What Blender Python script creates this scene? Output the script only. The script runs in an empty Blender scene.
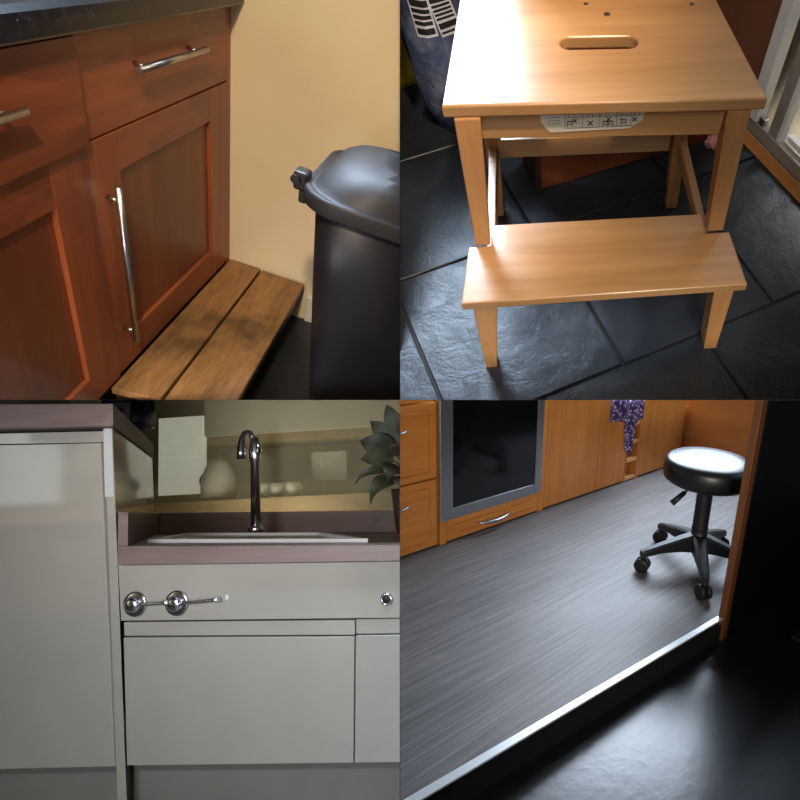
import bpy, bmesh, math, random
from mathutils import Vector, Matrix
random.seed(7)
sc = bpy.context.scene
COL = sc.collection
PI = math.pi

# ------------------------------------------------------------------ four rooms, each with its own pose
# (rows: camera right, camera down, camera forward, written in the room's own X, Y, Z; Z is the room's up)
POSE = {
 'Q1': (((-0.10386670, -0.91059471, 0.40003623), (-0.67377417, -0.23143786, -0.70175843), (0.73160104, -0.34242341, -0.58949650)),
        (-1.21986781, -0.62433181, 1.80373592)),
 'Q2': (((0.99670395, -0.07972973, 0.01497991), (-0.06748527, -0.91734729, -0.39232600), (0.04502183, 0.39002195, -0.91970425)),
        (0.02619826, -0.35861604, 1.31810490)),
 'Q3': (((0.99440642, 0.09289286, -0.05026620), (-0.05644015, 0.06507596, -0.99628291), (-0.08927645, 0.99354720, 0.06995484)),
        (-1.14788741, 0.80457790, 1.32396423)),
 'Q4': (((0.68029795, -0.72927662, 0.07314587), (-0.16651116, -0.25097008, -0.95356597), (0.71377079, 0.63652937, -0.29216713)),
        (-0.65448346, 0.45290805, 2.36625263)),
}
FPX, PPX, PPY = 530.0, 585.0, 445.0
CAMH = 1.171                                  # the camera's height over the grey kitchen floor

up = Vector([POSE['Q4'][0][i][2] for i in range(3)]).normalized()
xw = Vector((1, 0, 0)); xw = (xw - up * xw.dot(up)).normalized()
yw = up.cross(xw)
W = Matrix((xw, yw, up))                      # camera axes -> world axes

def room_matrix(q):
    R, t = POSE[q]
    m = (W @ Matrix(R)).to_4x4()
    m.translation = W @ Vector(t) + Vector((0, 0, CAMH))
    return m
RM = {q: room_matrix(q) for q in POSE}
CAMPOS = Vector((0, 0, CAMH))
def cam_pt(x, y, z): return W @ Vector((x, y, z)) + CAMPOS

cam_d = bpy.data.cameras.new('camera'); cam = bpy.data.objects.new('camera', cam_d); COL.objects.link(cam)
cm = Matrix((W @ Vector((1, 0, 0)), W @ Vector((0, -1, 0)), W @ Vector((0, 0, -1)))).transposed().to_4x4()
cm.translation = CAMPOS
cam.matrix_world = cm
cam_d.sensor_width = 36; cam_d.sensor_fit = 'HORIZONTAL'
cam_d.lens = FPX / 800 * 36
cam_d.shift_x = (400 - PPX) / 800; cam_d.shift_y = (PPY - 400) / 800
cam_d.clip_start = .02; cam_d.clip_end = 60
sc.camera = cam

# ------------------------------------------------------------------ materials
def srgb(r, g, b):
    f = lambda c: (c / 255 / 12.92) if c / 255 <= .04045 else ((c / 255 + .055) / 1.055) ** 2.4
    return (f(r), f(g), f(b), 1)
def newmat(name):
    m = bpy.data.materials.new(name); m.use_nodes = True
    nt = m.node_tree; return m, nt, nt.nodes['Principled BSDF']
def N(nt, t, **kw):
    n = nt.nodes.new(t)
    for k, v in kw.items():
        if k in n.inputs: n.inputs[k].default_value = v
        else: setattr(n, k, v)
    return n
def coords(nt, scale=(1, 1, 1), rot=(0, 0, 0), loc=(0, 0, 0)):
    tc = nt.nodes.new('ShaderNodeTexCoord'); mp = nt.nodes.new('ShaderNodeMapping')
    nt.links.new(tc.outputs['Object'], mp.inputs['Vector'])
    mp.inputs['Scale'].default_value = scale; mp.inputs['Rotation'].default_value = rot; mp.inputs['Location'].default_value = loc
    return mp.outputs['Vector']
def ramp(nt, fac, stops):
    r = nt.nodes.new('ShaderNodeValToRGB'); e = r.color_ramp.elements
    while len(e) < len(stops): e.new(.5)
    for el, (p, c) in zip(e, stops): el.position = p; el.color = c
    nt.links.new(fac, r.inputs['Fac']); return r.outputs['Color']
def noise(nt, vec, scale=5, detail=3, rough=.5, dist=0):
    n = N(nt, 'ShaderNodeTexNoise'); n.inputs['Scale'].default_value = scale; n.inputs['Detail'].default_value = detail
    n.inputs['Roughness'].default_value = rough; n.inputs['Distortion'].default_value = dist
    nt.links.new(vec, n.inputs['Vector']); return n.outputs['Fac']
def bump(nt, b, h, strength, dist=.002):
    n = N(nt, 'ShaderNodeBump'); n.inputs['Strength'].default_value = strength; n.inputs['Distance'].default_value = dist
    nt.links.new(h, n.inputs['Height']); nt.links.new(n.outputs['Normal'], b.inputs['Normal'])
def mix(nt, fac, a, b, mode='MIX'):
    n = N(nt, 'ShaderNodeMix'); n.data_type = 'RGBA'; n.blend_type = mode
    for v, s in ((fac, n.inputs[0]), (a, n.inputs[6]), (b, n.inputs[7])):
        if hasattr(v, 'links'): nt.links.new(v, s)
        else: s.default_value = v
    return n.outputs[2]
def plain(name, c, rough=.5, metal=0, coat=0, coatr=.05, ior=1.5, mottled=.06, mscale=9, bmp=0, bscale=200, spec=.5, emit=None):
    m, nt, b = newmat(name)
    v = coords(nt)
    f = noise(nt, v, mscale, 3)
    d = tuple(x * (1 - mottled * 2) for x in c[:3]) + (1,); l = tuple(min(1, x * (1 + mottled * 2)) for x in c[:3]) + (1,)
    nt.links.new(ramp(nt, f, [(.3, d), (.7, l)]), b.inputs['Base Color'])
    b.inputs['Roughness'].default_value = rough; b.inputs['Metallic'].default_value = metal
    b.inputs['Coat Weight'].default_value = coat; b.inputs['Coat Roughness'].default_value = coatr
    b.inputs['IOR'].default_value = ior; b.inputs['Specular IOR Level'].default_value = spec
    if bmp: bump(nt, b, noise(nt, v, bscale, 2), bmp)
    if emit: b.inputs['Emission Color'].default_value = emit[0]; b.inputs['Emission Strength'].default_value = emit[1]
    return m
def wood(name, c1, c2, axis, rough=.4, freq=14, stretch=.08, coat=0, blot=.25, dark=None, spec=.5, stave=0):
    """grain runs along axis 0/1/2"""
    m, nt, b = newmat(name)
    s = [1, 1, 1]; s[axis] = stretch
    v = coords(nt, tuple(s))
    f = noise(nt, v, freq, 5, .6, .6)
    f2 = noise(nt, v, freq * 6, 3, .6)
    c = ramp(nt, f, [(.32, c1), (.68, c2)])
    c = mix(nt, .35, c, ramp(nt, f2, [(.35, c1), (.65, c2)]))
    big = noise(nt, coords(nt, (1, 1, 1), (0, 0, 0), (3, 1, 2)), 4.5, 3, .6)
    dk = dark or tuple(x * .55 for x in c1[:3]) + (1,)
    fac = N(nt, 'ShaderNodeMapRange'); nt.links.new(big, fac.inputs[0])
    fac.inputs[1].default_value = .5; fac.inputs[2].default_value = .78; fac.inputs[3].default_value = 0; fac.inputs[4].default_value = blot
    c = mix(nt, fac.outputs[0], c, dk)
    if stave:                                  # glued-up staves, each a little lighter or darker
        sv = [4.0, 4.0, 4.0]; sv[axis] = 1.1
        vo = N(nt, 'ShaderNodeTexVoronoi'); vo.inputs['Scale'].default_value = 3.2; vo.distance = 'CHEBYCHEV'; nt.links.new(coords(nt, tuple(sv)), vo.inputs['Vector'])
        lo, hi = 1 - stave, 1 + stave
        c = mix(nt, 1.0, c, ramp(nt, vo.outputs['Color'], [(.1, (lo, lo, lo, 1)), (.9, (hi, hi, hi, 1))]), 'MULTIPLY')
    nt.links.new(c, b.inputs['Base Color'])
    b.inputs['Roughness'].default_value = rough; b.inputs['Coat Weight'].default_value = coat; b.inputs['Coat Roughness'].default_value = .15
    b.inputs['Specular IOR Level'].default_value = spec
    bump(nt, b, f2, .12, .001)
    return m

M = {}
# Q1
M['cherry_v'] = wood('cherry_vertical', srgb(110, 53, 28), srgb(160, 82, 43), 2, .38, 9, .06, 0, .25, None, .5, .16)
M['cherry_h'] = wood('cherry_horizontal', srgb(112, 54, 28), srgb(166, 88, 47), 0, .38, 9, .06, 0, .25, None, .5, .22)
M['cherry_p'] = wood('cherry_panel', srgb(100, 48, 27), srgb(136, 70, 39), 2, .4, 8, .06, 0, .25, None, .5, .14)
M['carcass'] = plain('carcass_dark', srgb(52, 26, 16), .6)
def granite():
    m, nt, b = newmat('black_speckled_laminate')
    v = coords(nt)
    f = noise(nt, v, 60, 4, .65); g = noise(nt, v, 190, 2, .5)
    c = ramp(nt, f, [(.52, srgb(9, 9, 16)), (.70, srgb(36, 36, 52)), (.84, srgb(112, 110, 128))])
    c = mix(nt, ramp(nt, g, [(.72, (0, 0, 0, 1)), (.78, (1, 1, 1, 1))]), c, srgb(135, 130, 140))
    nt.links.new(c, b.inputs['Base Color']); b.inputs['Roughness'].default_value = .28; b.inputs['Specular IOR Level'].default_value = .35
    return m
M['granite'] = granite()
M['steel'] = plain('brushed_steel', srgb(190, 186, 180), .3, 1, mottled=.03, mscale=60)
def cream():
    m, nt, b = newmat('cream_wall_paint')
    v = coords(nt)
    f = noise(nt, v, 2.2, 4, .6)
    c = ramp(nt, f, [(.3, srgb(222, 198, 158)), (.7, srgb(234, 214, 176))])
    nt.links.new(c, b.inputs['Base Color']); b.inputs['Roughness'].default_value = .6
    bump(nt, b, noise(nt, v, 35, 3), .1, .003)
    return m
M['cream'] = cream()
M['white_paint'] = plain('white_gloss_paint', srgb(225, 218, 205), .4, mottled=.03)
M['plank'] = wood('stained_plank', srgb(112, 76, 40), srgb(176, 128, 76), 0, .5, 22, .16, .1, .95, srgb(44, 28, 14))
M['plank_dark'] = wood('dark_stained_board', srgb(38, 20, 12), srgb(58, 32, 18), 0, .5, 12, .1)
M['bin'] = plain('black_bin_plastic', srgb(30, 28, 34), .45, mottled=.08, mscale=6)
M['bin_lid'] = plain('charcoal_lid_plastic', srgb(52, 50, 53), .55, spec=.4, mottled=.05, bmp=.08, bscale=500)
M['bin_clip'] = plain('black_clip_plastic', srgb(24, 20, 20), .4)
# Q2
M['birch_x'] = wood('birch_across', srgb(160, 114, 68), srgb(194, 148, 100), 0, .33, 10, .07, .15, .22, srgb(140, 84, 36))
M['birch_y'] = wood('birch_along', srgb(156, 106, 60), srgb(188, 138, 88), 1, .36, 10, .07, .1, .2, srgb(140, 84, 36))
M['birch_z'] = wood('birch_upright', srgb(156, 106, 60), srgb(188, 138, 88), 2, .36, 10, .07, .1, .2, srgb(140, 84, 36))
M['screw'] = plain('dull_screw', srgb(120, 110, 96), .4, 1)
M['knot'] = plain('dark_knot', srgb(60, 34, 18), .6)
M['sticker'] = plain('paper_sticker', srgb(205, 196, 180), .6, mottled=.03)
M['ink'] = plain('black_ink', srgb(28, 26, 26), .6)
M['ink_grey'] = plain('grey_ink', srgb(120, 115, 110), .6)
def slate():
    m, nt, b = newmat('riven_slate')
    v = coords(nt)
    f = noise(nt, v, 4, 5, .6); g = noise(nt, v, 17, 8, .68, .5)
    c = ramp(nt, f, [(.3, srgb(22, 25, 30)), (.7, srgb(40, 45, 52))])
    nt.links.new(c, b.inputs['Base Color'])
    nt.links.new(ramp(nt, g, [(.3, (.3, .3, .3, 1)), (.7, (.5, .5, .5, 1))]), b.inputs['Roughness'])
    bump(nt, b, g, .45, .009)
    return m
M['slate'] = slate()
M['grout'] = plain('dark_grout', srgb(20, 20, 22), .8)
M['brown_panel'] = wood('reddish_brown_panel', srgb(96, 48, 26), srgb(122, 64, 36), 2, .4, 9, .06)
M['gate_white'] = plain('white_metal', srgb(228, 228, 224), .35, mottled=.02)
M['gate_grey'] = plain('grey_metal', srgb(150, 142, 134), .45, mottled=.05)
M['oak_strip'] = wood('orange_oak_strip', srgb(176, 112, 52), srgb(200, 136, 70), 1, .4, 12, .08)
M['laminate'] = wood('pale_laminate', srgb(196, 174, 138), srgb(220, 200, 168), 1, .45, 16, .08)
def bagmat():
    m, nt, b = newmat('blue_translucent_wrap')
    v = coords(nt)
    f = noise(nt, v, 9, 4, .6, .8)
    c = ramp(nt, f, [(.3, srgb(40, 48, 74)), (.55, srgb(76, 86, 120)), (.75, srgb(132, 140, 168))])
    nt.links.new(c, b.inputs['Base Color']); b.inputs['Roughness'].default_value = .22; b.inputs['Coat Weight'].default_value = .5
    bump(nt, b, noise(nt, v, 26, 5, .6, 1.2), .6, .008)
    return m
M['bag_blue'] = bagmat()
M['bag_yellow'] = plain('yellow_packet', srgb(206, 172, 40), .4, mottled=.15, bmp=.4, bscale=30)
M['bag_red'] = plain('red_print', srgb(150, 30, 24), .4)
M['label_white'] = plain('white_label', srgb(205, 208, 220), .5)
M['pink'] = plain('pink_cloth', srgb(226, 160, 160), .8, mottled=.1, bmp=.4, bscale=60)
# Q3
M['gloss'] = plain('grey_gloss_lacquer', srgb(153, 151, 143), .32, coat=1, coatr=.06, mottled=.015, bmp=.02, bscale=14)
M['gloss_edge'] = plain('pale_edge_strip', srgb(184, 188, 190), .3, coat=.6, mottled=.02)
M['plinth'] = plain('grey_plinth', srgb(118, 119, 114), .45, mottled=.03)
M['gap'] = plain('shadow_gap_dark', srgb(28, 28, 28), .7)
M['walnut_top'] = wood('mauve_brown_worktop', srgb(106, 90, 86), srgb(132, 114, 110), 0, .42, 26, .05, 0, .1)
def splashmat():
    m, nt, b = newmat('olive_gloss_splashback')
    v = coords(nt)
    f = noise(nt, v, 2, 2)
    nt.links.new(ramp(nt, f, [(.3, srgb(160, 152, 124)), (.7, srgb(174, 167, 138))]), b.inputs['Base Color'])
    b.inputs['Roughness'].default_value = .07; b.inputs['IOR'].default_value = 1.9
    tr = N(nt, 'ShaderNodeBsdfTransparent'); tr.inputs['Color'].default_value = (.86, .84, .74, 1)  # part see-through, so objects behind it read as reflections
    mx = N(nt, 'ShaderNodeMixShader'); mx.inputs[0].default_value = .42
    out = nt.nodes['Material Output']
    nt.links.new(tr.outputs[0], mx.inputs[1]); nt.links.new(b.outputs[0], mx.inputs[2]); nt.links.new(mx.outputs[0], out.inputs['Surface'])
    return m
M['splash'] = splashmat()
M['chrome'] = plain('polished_chrome', srgb(222, 222, 228), .2, 1, mottled=.02)
M['sink_steel'] = plain('satin_sink_steel', srgb(226, 225, 224), .3, .15, mottled=.03)
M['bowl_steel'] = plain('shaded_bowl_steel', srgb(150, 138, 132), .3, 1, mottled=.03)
M['black_hole'] = plain('black_rubber', srgb(12, 12, 12), .5)
M['jar_glass'] = plain('dark_blue_glass', srgb(44, 52, 86), .2, coat=.5)
M['jar_green'] = plain('green_print', srgb(120, 160, 130), .5)
M['jar_red'] = plain('red_label_print', srgb(170, 70, 70), .5)
M['leaf'] = plain('dark_leaf', srgb(46, 50, 32), .6, mottled=.2, mscale=30)
M['pot'] = plain('brown_pot', srgb(54, 42, 36), .4, mottled=.08)
M['tan_wall'] = plain('tan_wall_paint', srgb(190, 178, 140), .7)
M['white_china'] = plain('white_china', srgb(225, 222, 214), .25)
# Q4
M['orange_h'] = wood('orange_beech_across', srgb(184, 110, 46), srgb(212, 140, 68), 0, .35, 10, .07, .15, .2)
M['orange_v'] = wood('orange_beech_upright', srgb(184, 110, 46), srgb(212, 140, 68), 2, .35, 10, .07, .15, .2)
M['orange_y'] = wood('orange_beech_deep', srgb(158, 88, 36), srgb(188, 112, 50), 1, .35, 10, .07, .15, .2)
M['oak_pale'] = wood('pale_beech_edge', srgb(206, 150, 92), srgb(224, 172, 116), 0, .4, 10, .07)
M['stainless'] = plain('oven_stainless', srgb(182, 184, 188), .36, 1, mottled=.02, mscale=80)
M['oven_glass'] = plain('black_oven_glass', srgb(10, 10, 11), .12, ior=1.6, mottled=.02)
M['oven_black'] = plain('oven_black_trim', srgb(8, 8, 9), .3)
def vinyl():
    m, nt, b = newmat('grey_streaked_vinyl')
    a = math.radians(6)
    v = coords(nt, (.05, 1, 1), (0, 0, a)); v2 = coords(nt, (.02, 1, 1), (0, 0, a), (2, 5, 0))
    f = noise(nt, v, 60, 6, .7); g = noise(nt, v2, 120, 4, .6)
    h = noise(nt, coords(nt, (.4, 1, 1), (0, 0, a)), 3, 3)
    c = ramp(nt, f, [(.32, srgb(62, 60, 60)), (.5, srgb(100, 97, 96)), (.68, srgb(140, 136, 134))])
    c = mix(nt, .45, c, ramp(nt, g, [(.35, srgb(64, 60, 59)), (.65, srgb(132, 129, 127))]))
    c = mix(nt, .3, c, ramp(nt, h, [(.35, srgb(70, 66, 66)), (.65, srgb(124, 120, 119))]))
    nt.links.new(c, b.inputs['Base Color']); b.inputs['Roughness'].default_value = .48; b.inputs['Specular IOR Level'].default_value = .4
    bump(nt, b, f, .25, .002)
    return m
M['vinyl'] = vinyl()
M['nosing'] = plain('pale_metal_nosing', srgb(205, 210, 212), .35, .3, mottled=.03)
M['black_riser'] = plain('black_riser_paint', srgb(10, 10, 11), .7)
def blacktile():
    m, nt, b = newmat('black_stone_tile')
    v = coords(nt)
    br = N(nt, 'ShaderNodeTexBrick'); mp = coords(nt, (1, 1, 1), (0, 0, .12))
    nt.links.new(mp, br.inputs['Vector'])
    br.inputs['Scale'].default_value = 1; br.inputs['Brick Width'].default_value = .6; br.inputs['Row Height'].default_value = .3
    br.inputs['Mortar Size'].default_value = .003; br.inputs['Color1'].default_value = srgb(20, 20, 21); br.inputs['Color2'].default_value = srgb(24, 24, 25)
    br.inputs['Mortar'].default_value = srgb(9, 9, 9)
    nt.links.new(br.outputs['Color'], b.inputs['Base Color'])
    g = noise(nt, v, 22, 5, .6)
    b.inputs['Roughness'].default_value = .29; b.inputs['IOR'].default_value = 1.72
    bump(nt, b, g, .12, .006)
    return m
M['blacktile'] = blacktile()
M['black_wall'] = plain('black_gloss_door', srgb(12, 13, 14), .3, mottled=.1)
M['jamb'] = wood('orange_brown_jamb', srgb(92, 54, 28), srgb(118, 72, 40), 2, .45, 10, .07)
M['vinyl_black'] = plain('black_upholstery', srgb(22, 22, 24), .37, mottled=.05, bmp=.06, bscale=250)
M['plastic_black'] = plain('black_plastic', srgb(18, 18, 19), .5)
def towelmat():
    m, nt, b = newmat('purple_patterned_cotton')
    v = coords(nt)
    vo = N(nt, 'ShaderNodeTexVoronoi'); vo.inputs['Scale'].default_value = 55; nt.links.new(v, vo.inputs['Vector'])
    c = ramp(nt, vo.outputs['Distance'], [(.18, srgb(214, 206, 222)), (.4, srgb(110, 84, 138)), (.7, srgb(58, 40, 84))])
    nt.links.new(c, b.inputs['Base Color']); b.inputs['Roughness'].default_value = .9
    return m
M['towel'] = towelmat()
M['divider'] = plain('grey_board', srgb(120, 116, 106), .8)

M['pale_front'] = plain('pale_cupboard_front', srgb(196, 194, 186), .5, mottled=.03)
M['tan_shelf'] = plain('tan_counter', srgb(150, 128, 92), .6, mottled=.04)
M['dull_pane'] = plain('reflected_window_glow', srgb(205, 212, 214), .4, emit=((.82, .87, .88, 1), 1.1))  # glow stands in for the window's reflection in the splashback
# ------------------------------------------------------------------ mesh helpers (all points in room coordinates)
V = Vector
def bm_new(): return bmesh.new()
def hexa(bm, p, bev=0, mi=0, seg=2):
    """p: 8 points, 0-3 bottom loop, 4-7 top loop"""
    vs = [bm.verts.new(V(q)) for q in p]
    fs = [bm.faces.new([vs[i] for i in f]) for f in ((3, 2, 1, 0), (4, 5, 6, 7), (0, 1, 5, 4), (1, 2, 6, 5), (2, 3, 7, 6), (3, 0, 4, 7))]
    for f in fs: f.material_index = mi
    if bev:
        es = list({e for f in fs for e in f.edges})
        r = bmesh.ops.bevel(bm, geom=es, offset=bev, segments=seg, affect='EDGES', profile=.5)
        for f in r['faces']: f.material_index = mi
    return vs
def box(bm, x0, x1, y0, y1, z0, z1, bev=0, mi=0, seg=2):
    return hexa(bm, [(x0, y0, z0), (x1, y0, z0), (x1, y1, z0), (x0, y1, z0), (x0, y0, z1), (x1, y0, z1), (x1, y1, z1), (x0, y1, z1)], bev, mi, seg)
def slabq(bm, quad, depth, bev=0, mi=0, axis=1):
    """a quad (4 points) given thickness along an axis"""
    d = V((0, 0, 0)); d[axis] = depth
    q = [V(a) for a in quad]
    return hexa(bm, q + [a + d for a in q], bev, mi)
def prism(bm, poly, ext, bev=0, mi=0, seg=2, holes=()):
    """flat polygon (with holes) extruded by a vector"""
    ext = V(ext); loops = [poly] + list(holes); top = []; bot = []; faces = []
    for L in loops:
        b = [bm.verts.new(V(p)) for p in L]; t = [bm.verts.new(V(p) + ext) for p in L]
        n = len(L)
        for i in range(n): faces.append(bm.faces.new((b[i], b[(i + 1) % n], t[(i + 1) % n], t[i])))
        bot.append(b); top.append(t)
    if holes:
        for loops2 in (bot, top):
            es = []
            for l in loops2:
                for i in range(len(l)):
                    e = bm.edges.get((l[i], l[(i + 1) % len(l)])); es.append(e)
            r = bmesh.ops.triangle_fill(bm, edges=es, use_beauty=True, use_dissolve=False)
            faces += [g for g in r['geom'] if isinstance(g, bmesh.types.BMFace)]
    else:
        faces.append(bm.faces.new(bot[0])); faces.append(bm.faces.new(top[0]))
    bmesh.ops.recalc_face_normals(bm, faces=faces)
    for f in faces: f.material_index = mi
    if bev:
        es = list({e for l in (bot + top) for i in range(len(l)) for e in [bm.edges.get((l[i], l[(i + 1) % len(l)]))] if e})
        r = bmesh.ops.bevel(bm, geom=es, offset=bev, segments=seg, affect='EDGES', profile=.5)
        for f in r['faces']: f.material_index = mi
def tube(bm, pts, r, seg=14, mi=0, cap=True):
    pts = [V(p) for p in pts]; rs = r if isinstance(r, (list, tuple)) else [r] * len(pts)
    rings = []; prev = None
    for i, p in enumerate(pts):
        d = (pts[min(i + 1, len(pts) - 1)] - pts[max(i - 1, 0)]).normalized()
        if prev is None: n = d.orthogonal().normalized()
        else: n = (prev - d * prev.dot(d)).normalized()
        prev = n; b = d.cross(n)
        rings.append([bm.verts.new(p + (n * math.cos(2 * PI * k / seg) + b * math.sin(2 * PI * k / seg)) * rs[i]) for k in range(seg)])
    for a, c in zip(rings, rings[1:]):
        for k in range(seg):
            f = bm.faces.new((a[k], a[(k + 1) % seg], c[(k + 1) % seg], c[k])); f.material_index = mi; f.smooth = True
    if cap:
        f = bm.faces.new(rings[0][::-1]); f.material_index = mi
        f = bm.faces.new(rings[-1]); f.material_index = mi
def lathe(bm, prof, centre=(0, 0, 0), axis=(0, 0, 1), seg=32, mi=0):
    """profile of (radius, height) about an axis; ends closed"""
    c = V(centre); a = V(axis).normalized(); n = a.orthogonal().normalized(); b = a.cross(n); rings = []
    for r, h in prof:
        if r < 1e-6: rings.append([bm.verts.new(c + a * h)])
        else: rings.append([bm.verts.new(c + a * h + (n * math.cos(2 * PI * k / seg) + b * math.sin(2 * PI * k / seg)) * r) for k in range(seg)])
    for p, q in zip(rings, rings[1:]):
        for k in range(seg):
            k2 = (k + 1) % seg
            vs = [p[0], q[k2], q[k]] if len(p) == 1 else ([p[k], p[k2], q[0]] if len(q) == 1 else [p[k], p[k2], q[k2], q[k]])
            f = bm.faces.new(vs); f.material_index = mi; f.smooth = True
    for ring, rev in ((rings[0], True), (rings[-1], False)):
        if len(ring) > 1:
            f = bm.faces.new(ring[::-1] if rev else ring); f.material_index = mi
def loft(bm, sections, mi=0, smooth=True, cap=True):
    """closed rings of equal length joined together"""
    rings = [[bm.verts.new(V(p)) for p in s] for s in sections]
    n = len(rings[0])
    for a, c in zip(rings, rings[1:]):
        for k in range(n):
            f = bm.faces.new((a[k], a[(k + 1) % n], c[(k + 1) % n], c[k])); f.material_index = mi; f.smooth = smooth
    if cap:
        for r in (rings[0][::-1], rings[-1]):
            f = bm.faces.new(r); f.material_index = mi; f.smooth = False
    bmesh.ops.recalc_face_normals(bm, faces=bm.faces)
def rrect(cx, cy, hx, hy, r, n=6, skew=None):
    pts = []
    for (sx, sy, a0) in ((1, 1, 0), (-1, 1, PI / 2), (-1, -1, PI), (1, -1, 1.5 * PI)):
        for k in range(n + 1):
            a = a0 + k * PI / 2 / n
            pts.append((cx + sx * (hx - r) + r * math.cos(a), cy + sy * (hy - r) + r * math.sin(a)))
    return pts

CLIP = []                                     # (object, room)
def tag(o, label=None, cat=None, group=None, kind=None):
    if label: o['label'] = label
    if cat: o['category'] = cat
    if group: o['group'] = group
    if kind: o['kind'] = kind
    return o
def thing(name, room, base, label, cat, group=None):
    o = bpy.data.objects.new(name, None); COL.objects.link(o); o.empty_display_size = .05
    o.matrix_world = RM[room] @ Matrix.Translation(base)
    o['_b'] = list(base); o['_r'] = room
    return tag(o, label, cat, group)
def mesh_of(name, bm, mats, base):
    bmesh.ops.translate(bm, verts=bm.verts, vec=-V(base))
    bmesh.ops.recalc_face_normals(bm, faces=bm.faces)
    me = bpy.data.meshes.new(name); bm.to_mesh(me); bm.free()
    for m in (mats if isinstance(mats, (list, tuple)) else [mats]): me.materials.append(M[m] if isinstance(m, str) else m)
    return me
INFO = {}
def part(name, bm, mats, parent, label=None, kind=None):
    top = parent
    while top.parent: top = top.parent
    base = list(top['_b']); room = top['_r']
    o = bpy.data.objects.new(name, mesh_of(name, bm, mats, base)); COL.objects.link(o)
    o.parent = parent
    CLIP.append((o, room)); return tag(o, label, kind=kind)
def solo(name, room, bm, mats, base, label, cat, group=None):
    o = bpy.data.objects.new(name, mesh_of(name, bm, mats, base)); COL.objects.link(o)
    o.matrix_world = RM[room] @ Matrix.Translation(base); o['_b'] = list(base); o['_r'] = room
    CLIP.append((o, room)); return tag(o, label, cat, group)
def struct(name, room, bm, mats, base=(0, 0, 0), clip=True):
    o = bpy.data.objects.new(name, mesh_of(name, bm, mats, base)); COL.objects.link(o)
    o.matrix_world = RM[room] @ Matrix.Translation(base); o['_b'] = list(base); o['_r'] = room
    if clip: CLIP.append((o, room))
    o['kind'] = 'structure'; return o

# ------------------------------------------------------------------ boards added to part the four rooms and their light
SX, SY = (400 - PPX) / FPX, (400 - PPY) / FPX
def board(name, z0, z1, far):
    """far: the outward offset from the line where the boards meet"""
    a, b = V((SX * z0, SY * z0, z0)), V((SX * z1, SY * z1, z1)); d = V(far)
    bm = bm_new(); vs = [bm.verts.new(cam_pt(*p)) for p in (a, b, b + d, a + d)]; bm.faces.new(vs)
    me = bpy.data.meshes.new(name); bm.to_mesh(me); bm.free(); me.materials.append(M['divider'])
    o = bpy.data.objects.new(name, me); COL.objects.link(o); o['kind'] = 'structure'
board('divider_upper', 1.25, 2.3, (0, -1.1, 0))
board('divider_lower', .95, 4.2, (0, 3.0, 0))
board('divider_left', 1.25, 3.0, (-3.0, 0, 0))
board('divider_right', .95, 1.75, (3.0, 0, 0))
def light_stop(name, x0, x1, z0, z1):
    bm = bm_new(); vs = [bm.verts.new(cam_pt(x, SY * z, z)) for x, z in ((x0, z0), (x1, z0), (x1, z1), (x0, z1))]; bm.faces.new(vs)
    me = bpy.data.meshes.new(name); bm.to_mesh(me); bm.free(); me.materials.append(M['divider'])
    o = bpy.data.objects.new(name, me); COL.objects.link(o); o['kind'] = 'structure'
light_stop('divider_left', -3.4, -.25, -2.2, 0)  # unseen board behind the camera, added to stop light crossing between rooms

# ================================================================== Q1  cherry cabinets, wooden step, bin
Q = 'Q1'
FZ = -.157
bm = bm_new(); box(bm, .03, .08, -1.9, .65, FZ - .05, 1.12); struct('wall_back', Q, bm, 'cream')
bm = bm_new(); box(bm, -1.9, .03, -1.6, .65, FZ - .04, FZ); struct('floor', Q, bm, 'slate')
bm = bm_new(); box(bm, .014, .0295, -1.6, -.250, FZ, -.05, .003); struct('baseboard_back', Q, bm, 'white_paint')
bm = bm_new()
prof = [(-.012, .744), (-.027, .745), (-.03, .750), (-.03, .772), (-.026, .782), (-.015, .787), (.62, .787), (.62, .744)]
prism(bm, [(-1.5, y, z) for y, z in prof], (1.528, 0, 0))
for f in bm.faces: f.smooth = False
solo('worktop', Q, bm, 'granite', (-.7, 0, .745), 'black speckled laminate worktop with rounded edge over the cherry wood cupboards', 'worktop')

def bar_handle(bm, a, b, posts, r=.0062, yb=-.033, y0=0):
    tube(bm, [a, b], r, 16)
    for p in posts: tube(bm, [(p[0], y0 - .0005, p[2]), (p[0], yb, p[2])], .0045, 10)
def shaker(bm, X0, X1, Z0, Z1, ix0, ix1, iz0, iz1, y0=0, th=.02, rec=.009):
    box(bm, X0, ix0, y0, y0 + th, Z0, Z1, .0012, 0); box(bm, ix1, X1, y0, y0 + th, Z0, Z1, .0012, 0)
    box(bm, ix0, ix1, y0, y0 + th, Z0, iz0, .0012, 1); box(bm, ix0, ix1, y0, y0 + th, iz1, Z1, .0012, 1)
    box(bm, ix0 - .002, ix1 + .002, y0 + rec, y0 + th - .002, iz0 - .002, iz1 + .002, 0, 2)

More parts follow.
